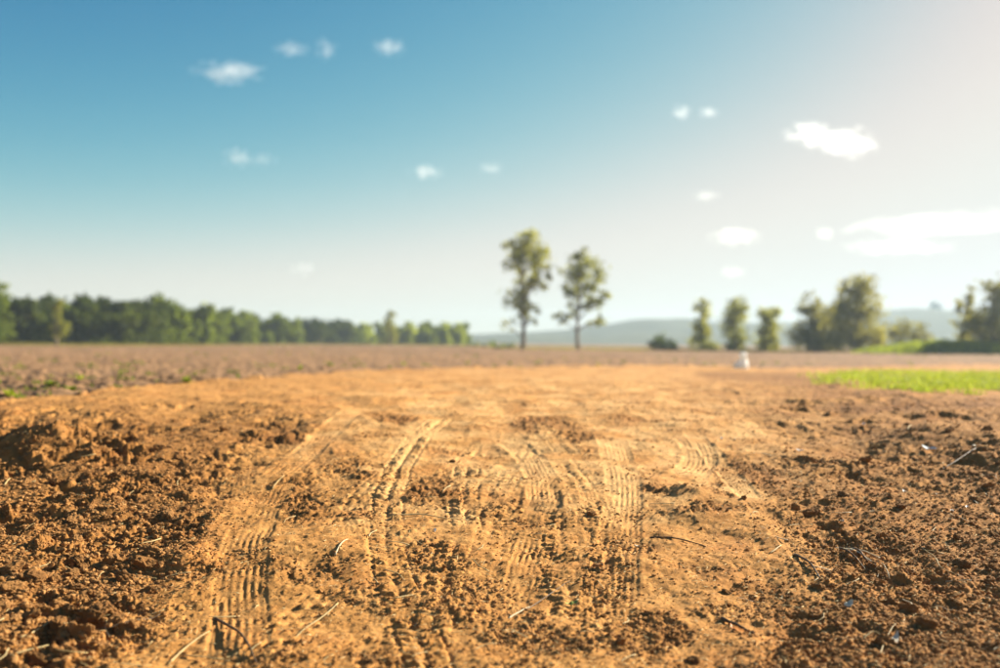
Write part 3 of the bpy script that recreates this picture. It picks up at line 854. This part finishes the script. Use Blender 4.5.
def lay(me, a, b, L, rz, name, label, cat, group=None, tilt=0.0, lift=.0015, thick=1.0):
    """lay a stalk of unit length flat on the soil, both ends on the ground"""
    x_, y_ = at(a, b); x_, y_ = float(x_), float(y_)
    dx, dy = math.cos(rz) * L / 2, math.sin(rz) * L / 2
    z3 = ground_z(np.array([x_ - dx, x_ - dx / 2, x_, x_ + dx / 2, x_ + dx]), np.array([y_ - dy, y_ - dy / 2, y_, y_ + dy / 2, y_ + dy]))
    sl = math.atan2(z3[4] - z3[0], L) * .9
    zc = max(z3[2], (z3[0] + z3[4]) / 2, z3[1] - (z3[0] - z3[4]) / 4, z3[3] + (z3[0] - z3[4]) / 4)
    o = obj(name, me, None, (x_, y_, zc + lift), (0, -sl - tilt, rz), (L, L * thick * .75, L * thick * .55))
    return tag(o, label, cat, group)
S_LAB = ['short pale straw stalk lying in the littered soil under the right bank', 'thin straw stalk caught in the churned soil left of the ribbed tyre track', 'short straw stalk on the packed ground between the tyre tracks']
S_GRP = ['straw in the littered soil', 'straw in the churned soil', 'straw on the packed ground']
while cnt < 290:
    a = -10 + r.random() * 1020; b = 420 + r.random() ** .8 * 245
    z_ = 0 if a > 700 + (b - 470) * .3 else 1 if a < 215 - (b - 500) * .4 else 2
    if z_ == 2 and r.random() < .55: continue
    L = (.035 + .12 * r.random() ** 2.0)
    lay(SM[int(r.integers(0, 6))][1 if (z_ == 0 and r.random() < .45) else 0], a, b, L, r.random() * 6.28, 'straw_stalk', S_LAB[z_], 'straw', S_GRP[z_], r.normal() * .08)
    cnt += 1
# very small chaff
n = 11000; u = -20 + r.random(n) * 1040; v = 415 + r.random(n) * 260
k_ = r.random(n) < np.where(u > 690, 1, .55); u, v = u[k_], v[k_]
cx_, cy_ = at(u, v); cz_ = ground_z(cx_, cy_); parts = []
V0, Q0 = straw_np(1.0, .05, .15, 900, 3, 3); Q0 = tris(Q0)
n = len(u); an = r.random(n) * 6.28; L = .008 + .028 * r.random(n) ** 2; tl = r.normal(size=n) * .25
ca, sa = np.cos(an)[:, None], np.sin(an)[:, None]
vx, vy, vz = V0[:, 0][None] * L[:, None], V0[:, 1][None] * L[:, None], V0[:, 2][None] * L[:, None]
vz = vz + vx * np.sin(tl)[:, None]
VV = np.stack([vx * ca - vy * sa + cx_[:, None], vx * sa + vy * ca + cy_[:, None], vz + cz_[:, None] + .003], 2).reshape(-1, 3)
tag(obj('chaff', mesh_np('chaff', VV, (np.arange(n)[:, None, None] * len(V0) + Q0[None]).reshape(-1, 3), True, M_STRAW)), 'fine straw chaff scattered thinly over the dirt', 'chaff', kind='stuff')

# twigs and stalks the photograph shows singly: pixel path, radius, material, label
def path_twig(pts, rad, mat, name, label, cat='twig', lift=.5, arch=0.0, taper=.45, side=None):
    pts = np.array(pts, float)
    m = len(pts); t = np.linspace(0, m - 1, max(7, 4 * m))
    u = np.interp(t, np.arange(m), pts[:, 0]); v = np.interp(t, np.arange(m), pts[:, 1])
    ker = np.array([.25, .5, .25])
    for _ in range(2):
        u[1:-1] = np.convolve(u, ker, 'valid'); v[1:-1] = np.convolve(v, ker, 'valid')
    X, Y = at(u, v); Z = ground_z(X, Y)
    for _ in range(6): Z[1:-1] = np.maximum(np.convolve(Z, ker, 'valid'), Z[1:-1] - .004)
    Z = Z + rad * lift + arch * np.sin(np.linspace(0, np.pi, len(Z)))
    c = np.array([X.mean(), Y.mean(), Z.min()])
    V, Q = tube_np(np.stack([X, Y, Z], 1) - c, rad * np.linspace(1, taper, len(Z)) * (1 + .15 * np.sin(np.arange(len(Z)) * 2.1)), 7)
    o = obj(name, mesh_np(name, V, tris(Q), True, mat), None, c)
    return tag(o, label, cat)
path_twig([(214, 610), (228, 624), (240, 636), (250, 650), (256, 660)], .0065, M_TWIG, 'twig', 'bent dark twig crossing the ribbed tyre track, lit along its top', arch=.02)
path_twig([(70, 638), (95, 628), (120, 622), (145, 613), (160, 608)], .005, M_TWIG, 'root', 'long dark root curving through the churned soil', 'root', arch=.012)
path_twig([(338, 602), (322, 615), (305, 628), (290, 645)], .003, M_STRAW, 'stalk', 'pale broken stalk lying beside the lug tyre print', 'stalk', arch=.006)
path_twig([(392, 518), (420, 516), (445, 520), (468, 519)], .0045, M_STRAW, 'stalk', 'slim straw-coloured stalk lying across the chevron tyre print', 'stalk', arch=.01)
path_twig([(508, 617), (520, 610), (530, 602)], .004, M_PALE_STALK, 'stalk', 'thick bleached stalk piece near the green leaf', 'stalk', arch=.006)
path_twig([(525, 608), (545, 596), (570, 580)], .003, M_TWIG, 'twig', 'thin brown twig beside the thick bleached stalk', arch=.006)
path_twig([(335, 560), (342, 550), (348, 544)], .005, M_PALE_STALK, 'stalk', 'short bright stalk piece at the bend of the diagonal tyre print', 'stalk', arch=.004)
path_twig([(20, 640), (45, 628), (60, 618)], .004, M_STRAW, 'stalk', 'straw stalk nearest to the long dark root', 'stalk', arch=.01)
path_twig([(168, 660), (190, 642), (212, 625)], .0028, M_STRAW, 'stalk', 'long straw stalk pointing at the bent dark twig', 'stalk', arch=.012)
path_twig([(795, 556), (810, 568), (820, 580)], .007, M_TWIG, 'twig', 'short thick dark twig lying by the pile of bleached sticks', arch=.012)
path_twig([(722, 618), (740, 626), (754, 634)], .008, M_TWIG, 'twig', 'dark curled strip of bark on pale soil', 'bark', arch=.012)
path_twig([(650, 536), (680, 540), (706, 546)], .005, M_TWIG, 'twig', 'dark straight twig lying on the bright packed soil', arch=.006)
for q, pts in enumerate([[(832, 545), (850, 552), (872, 560)], [(836, 542), (856, 553), (876, 565)], [(840, 550), (852, 560), (866, 567)], [(838, 547), (862, 552), (880, 556)], [(846, 545), (858, 552), (868, 563)]]):
    path_twig(pts, .006, M_PALE_STALK if q % 2 else M_TWIG, 'bleached_stick', 'bleached dry stick in the small pile right of the packed ground', 'stick', lift=.6 + q * .5, arch=.01)['group'] = 'sticks of the small pile'
path_twig([(920, 545), (935, 560), (940, 572), (960, 575)], .0035, M_STRAW, 'stalk', 'kinked straw stalk beyond the pile of bleached sticks', 'stalk', arch=.02)
path_twig([(880, 655), (885, 640), (892, 630), (900, 622)], .0026, M_STRAW, 'stalk', 'upright bleached stalk of the dry tuft in the littered soil', 'stalk', arch=.014)
path_twig([(862, 640), (875, 634), (890, 645)], .003, M_STRAW, 'stalk', 'thin stalk arching across the dry tuft in the littered soil', 'stalk', arch=.03)
path_twig([(985, 460), (960, 468), (940, 474)], .006, M_TWIG, 'twig', 'long grey twig lying on the slope of the right bank', arch=.01)
path_twig([(4, 484), (12, 472)], .006, M_STRAW, 'stalk', 'straw stalk standing out of the dark mound of earth', 'stalk', arch=.01)
path_twig([(272, 488), (284, 478)], .005, M_STRAW, 'stalk', 'pale stalk just outside the ribbed tyre track', 'stalk', arch=.01)

# leaves and scraps
def blade_leaf(L, wd, curl, seed):
    r = np.random.default_rng(seed); n = 9; t = np.linspace(0, 1, n); V = []
    for a in t:
        hw = wd * math.sin(math.pi * min(1, a * .93 + .05)) ** .8
        z = curl * L * (a - .5) ** 2 * 2 + .003 * r.normal()
        V += [(a * L - L / 2, -hw, z + .35 * hw), (a * L - L / 2, 0, z), (a * L - L / 2, hw, z + .35 * hw)]
    V = np.array(V); Q = []
    for i in range(n - 1):
        for j in range(2): Q.append((i * 3 + j, i * 3 + j + 1, i * 3 + j + 4, i * 3 + j + 3))
    Q = np.array(Q); m = len(V)
    V2 = np.vstack([V, V - np.array([0, 0, .0012])])
    return V2, np.vstack([Q, Q[:, ::-1] + m])
def leaf_obj(a, b, L, wd, curl, rz, mat, name, label, cat, tilt=0.0, seed=1):
    V, Q = blade_leaf(L, wd, curl, seed); x_, y_ = at(a, b)
    zz = ground_z(float(x_) + np.array([-.4, 0, .4]) * L * math.cos(rz), float(y_) + np.array([-.4, 0, .4]) * L * math.sin(rz)).max()
    o = obj(name, mesh_np(name, V, tris(Q), True, mat), None, (float(x_), float(y_), zz + .006), (.15, tilt, rz))
    return tag(o, label, cat)
def flat_mat(name, c, rough=.5):
    s = NT(name); n = s.noise(60, 4)
    return s.done(s.mix(n, tuple(v * .8 for v in c), tuple(min(1, v * 1.1) for v in c)), rough)
M_GLEAF = flat_mat('fallen_green_leaf', (.30, .32, .07)); M_BLEAF = flat_mat('brown_leaf', (.22, .11, .045)); M_WHITE = flat_mat('white_plastic', (.66, .65, .62), .55)
M_PLEAF = flat_mat('pale_leaf', (.60, .52, .38)); M_OLEAF = flat_mat('orange_leaf', (.55, .20, .04))
leaf_obj(572, 603, .065, .012, .25, .45, M_GLEAF, 'leaf', 'yellow-green fallen leaf on the packed dirt', 'leaf', -.1, 1)
leaf_obj(848, 607, .07, .016, .5, .7, M_PLEAF, 'leaf', 'curled pale shard-like leaf lying in the right-hand soil', 'leaf', -.2, 2)
leaf_obj(740, 630, .08, .012, .3, -.5, M_OLEAF, 'leaf', 'narrow orange-brown leaf beside the curled bark', 'leaf', .1, 3)
leaf_obj(600, 570, .05, .012, .4, .9, M_BLEAF, 'leaf', 'small brown leaf by a crumbled patch between tracks', 'leaf', .0, 4)
leaf_obj(895, 640, .09, .013, .4, 1.0, M_PLEAF, 'leaf', 'broad dry husk leaf in the dry tuft of stalks', 'leaf', -.25, 5)
leaf_obj(434, 533, .03, .010, .8, 1.2, M_WHITE, 'scrap', 'small white chip on the dirt beside the chevron print', 'scrap', 0, 6)
for q, (a, b, L) in enumerate([(637, 545, .03), (952, 511, .045), (980, 401, .14), (897, 412, .12), (864, 427, .09), (930, 458, .12), (976, 459, .08), (968, 510, .06), (738, 440, .05), (752, 456, .05), (722, 440, .05), (800, 452, .06), (842, 520, .04), (905, 490, .05), (872, 431, .07), (936, 493, .06)]):
    leaf_obj(a, b, L, L * .22, .3, q * 1.1, M_WHITE if q % 3 else M_PLEAF, 'litter_scrap', 'pale scrap of dry husk or plastic lying on the soil', 'scrap', .1 * (q % 3 - 1), 20 + q)['group'] = 'pale scraps on the soil'

def sack_material():
    s = NT('sack_plastic'); s.done((.80, .79, .76), .5, s.bump(s.noise(25, 3), .01))
    tr = s.n.new('ShaderNodeBsdfTranslucent'); tr.inputs['Color'].default_value = (.8, .79, .76, 1)
    mx = s.n.new('ShaderNodeMixShader'); mx.inputs[0].default_value = .45
    s.link(s.b.outputs[0], mx.inputs[1]); s.link(tr.outputs[0], mx.inputs[2]); s.link(mx.outputs[0], s.out.inputs['Surface'])
    return s.m
# small white sack with a gathered neck, about 21 m off at the clearing's edge
sx_, sy_ = at(743, 368.5); sx_, sy_ = float(sx_), float(sy_)
prof = [(0, .0), (.13, .0), (.17, .03), (.175, .08), (.155, .14), (.12, .20), (.09, .25), (.082, .28), (.086, .33), (.088, .38), (.08, .42), (.06, .445), (0.0, .45)]
na = 28; V = []
for (rad, z) in prof:
    for j in range(na):
        a = j * 2 * math.pi / na; q = 1 + .10 * math.sin(a * 5 + z * 9) + .06 * math.sin(a * 9 - z * 20)
        V.append((rad * q * math.cos(a) * 1.08 - (.05 * (z < .2)), rad * q * math.sin(a), z + .012 * math.sin(a * 3) * (z > .05)))
Q = [(i * na + j, i * na + (j + 1) % na, (i + 1) * na + (j + 1) % na, (i + 1) * na + j) for i in range(len(prof) - 1) for j in range(na)]
sack = empty('white_sack', (sx_, sy_, float(ground_z(sx_, sy_)[0]) - .01), 0, .9)
obj('bag', mesh_np('bag', V, Q, True, sack_material()), sack)
an = np.linspace(0, 2 * np.pi, 20); V, Q = tube_np(np.stack([.088 * np.cos(an), .086 * np.sin(an), .28 + 0 * an], 1), np.full(20, .007), 5)
obj('tie', mesh_np('tie', V, tris(Q), True, M_STRAW), sack)
tag(sack, 'small white sack with gathered neck standing at the edge of the dirt clearing', 'sack')
leaf_obj(760, 368, .22, .05, .3, .3, M_PLEAF, 'litter_scrap', 'flat pale scrap lying right beside the white sack', 'scrap', 0, 60)

# ------------------------------------------------------------------ clouds: lumpy bodies of thin vapour
def vapour(name, dens, g=.3, c=(1, 1, 1)):
    m = bpy.data.materials.new(name); m.use_nodes = True; t = m.node_tree
    t.nodes.remove(t.nodes['Principled BSDF'])
    v = t.nodes.new('ShaderNodeVolumePrincipled'); v.inputs['Color'].default_value = (*c, 1)
    v.inputs['Density'].default_value = dens; v.inputs['Anisotropy'].default_value = g
    t.links.new(v.outputs[0], t.nodes['Material Output'].inputs['Volume'])
    return m
CLOUDS = [  # pixel centre, half size, thickness, tilt, look
    (228, 72, 29, 9, 1.6, 'compact white cloud high in the bluest part of the sky'),
    (292, 49, 16, 6, .45, 'thin wisp of cloud next to the compact white cloud'),
    (326, 49, 10, 9, .25, 'faint smudge of cloud between two thin wisps'),
    (390, 48, 14, 7, .6, 'small soft cloud highest above the slender trees'),
    (238, 158, 14, 8, .5, 'small faint cloud below the compact white cloud'),
    (264, 160, 11, 6, .2, 'barely visible puff beside the small faint cloud'),
    (426, 172, 14, 6, .9, 'small white cloud above and left of the slender trees'),
    (491, 168, 11, 5, .3, 'faint puff above the slender trees'),
    (302, 269, 12, 6, .6, 'tiny cloud low over the left tree row'),
    (682, 112, 9, 6, .4, 'left puff of a faint pair of puffs'),
    (709, 113, 9, 5, .4, 'right puff of a faint pair of puffs'),
    (810, 134, 20, 9, 2.2, 'bright cloud lobe joined to the brightest cloud'),
    (842, 143, 28, 12, 2.6, 'brightest white cloud above the tree clump'),
    (735, 236, 22, 8, 1.2, 'flat white cloud above the three narrow trees'),
    (824, 234, 8, 6, .9, 'tiny white puff between two flat clouds'),
    (945, 224, 88, 8, 1.6, 'long flat bright cloud bank over the right trees'),
    (898, 247, 46, 6, 1.2, 'thin flat cloud streak just under the long bright bank'),
    (706, 196, 12, 5, .3, 'faint puff above the flat white cloud'),
    (733, 272, 12, 5, .4, 'faint low cloud over the three narrow trees'),
]
def cloud_vapour(od, off, stretch):
    m = bpy.data.materials.new('cloud_vapour'); m.use_nodes = True; t = m.node_tree; N_ = t.nodes
    N_.remove(N_['Principled BSDF'])
    def mm(op, a, b=0.0, clamp=False):
        n = N_.new('ShaderNodeMath'); n.operation = op; n.use_clamp = clamp
        for q_, v_ in enumerate((a, b)):
            if isinstance(v_, (int, float)): n.inputs[q_].default_value = v_
            else: t.links.new(v_, n.inputs[q_])
        return n.outputs[0]
    tc = N_.new('ShaderNodeTexCoord')
    mp = N_.new('ShaderNodeMapping'); mp.inputs['Location'].default_value = (-1, -1, -1); mp.inputs['Scale'].default_value = (2, 2, 2)
    t.links.new(tc.outputs['Generated'], mp.inputs['Vector'])
    ln = N_.new('ShaderNodeVectorMath'); ln.operation = 'LENGTH'; t.links.new(mp.outputs[0], ln.inputs[0])
    m2 = N_.new('ShaderNodeMapping'); m2.inputs['Location'].default_value = (off, off * .7, off * 1.3); m2.inputs['Scale'].default_value = (stretch, 1.2, 1.0)
    t.links.new(mp.outputs[0], m2.inputs['Vector'])
    ns = N_.new('ShaderNodeTexNoise'); ns.inputs['Scale'].default_value = 1.8; ns.inputs['Detail'].default_value = 5; ns.inputs['Roughness'].default_value = .6
    t.links.new(m2.outputs[0], ns.inputs['Vector'])
    f = mm('ADD', mm('SUBTRACT', .78, ln.outputs['Value']), mm('MULTIPLY', mm('SUBTRACT', ns.outputs['Fac'], .48), 3.0))
    f = mm('MULTIPLY', f, 1.6, True)
    v = N_.new('ShaderNodeVolumePrincipled'); v.inputs['Color'].default_value = (1, 1, 1, 1); v.inputs['Anisotropy'].default_value = .5
    t.links.new(mm('MULTIPLY', mm('MULTIPLY', f, f), od), v.inputs['Density'])
    t.links.new(v.outputs[0], N_['Material Output'].inputs['Volume'])
    return m
CV, CF = ico(3)
for q, (a, b, rx, ry, od, lab) in enumerate(CLOUDS):
    el = (340 - b) / F
    D = min(900 / max(el, .05), 9000)
    kx = D / F
    d = right * ((a - 500) / F) + up * ((334 - b) / F) + fwd
    P = Vector((0, 0, CAM_Z)) + d * D
    V = CV * (1 + .12 * fbm(CV[:, 0] * 1.8 + q * 3.3, CV[:, 2] * 1.8 + CV[:, 1] * 1.3 + q, 3, .55, 900 + q))[:, None]
    V = V * np.array([rx * kx * 1.4, rx * kx * .8, ry * kx * 1.5])
    if (a, b) == (945, 224): V[:, 2] += V[:, 0] * .09
    o = obj('cloud', mesh_np('cloud', V, CF, True, cloud_vapour(.62 * od ** .6 / (rx * kx), q * 3.7, 2.2 if rx > 40 else 1.5)), None, P)
    tag(o, lab, 'cloud')

# ------------------------------------------------------------------ haze over the land
V, Q = box_np(-1100, 1100, -300, 1000, -24, 31)
V = V; hz = obj('haze', mesh_np('haze', V, Q[:, ::1], False, vapour('haze_air', .0007, .25, (.50, .64, .74))))
tag(hz, 'pale sunlit haze hanging over the fields', 'haze', kind='stuff')
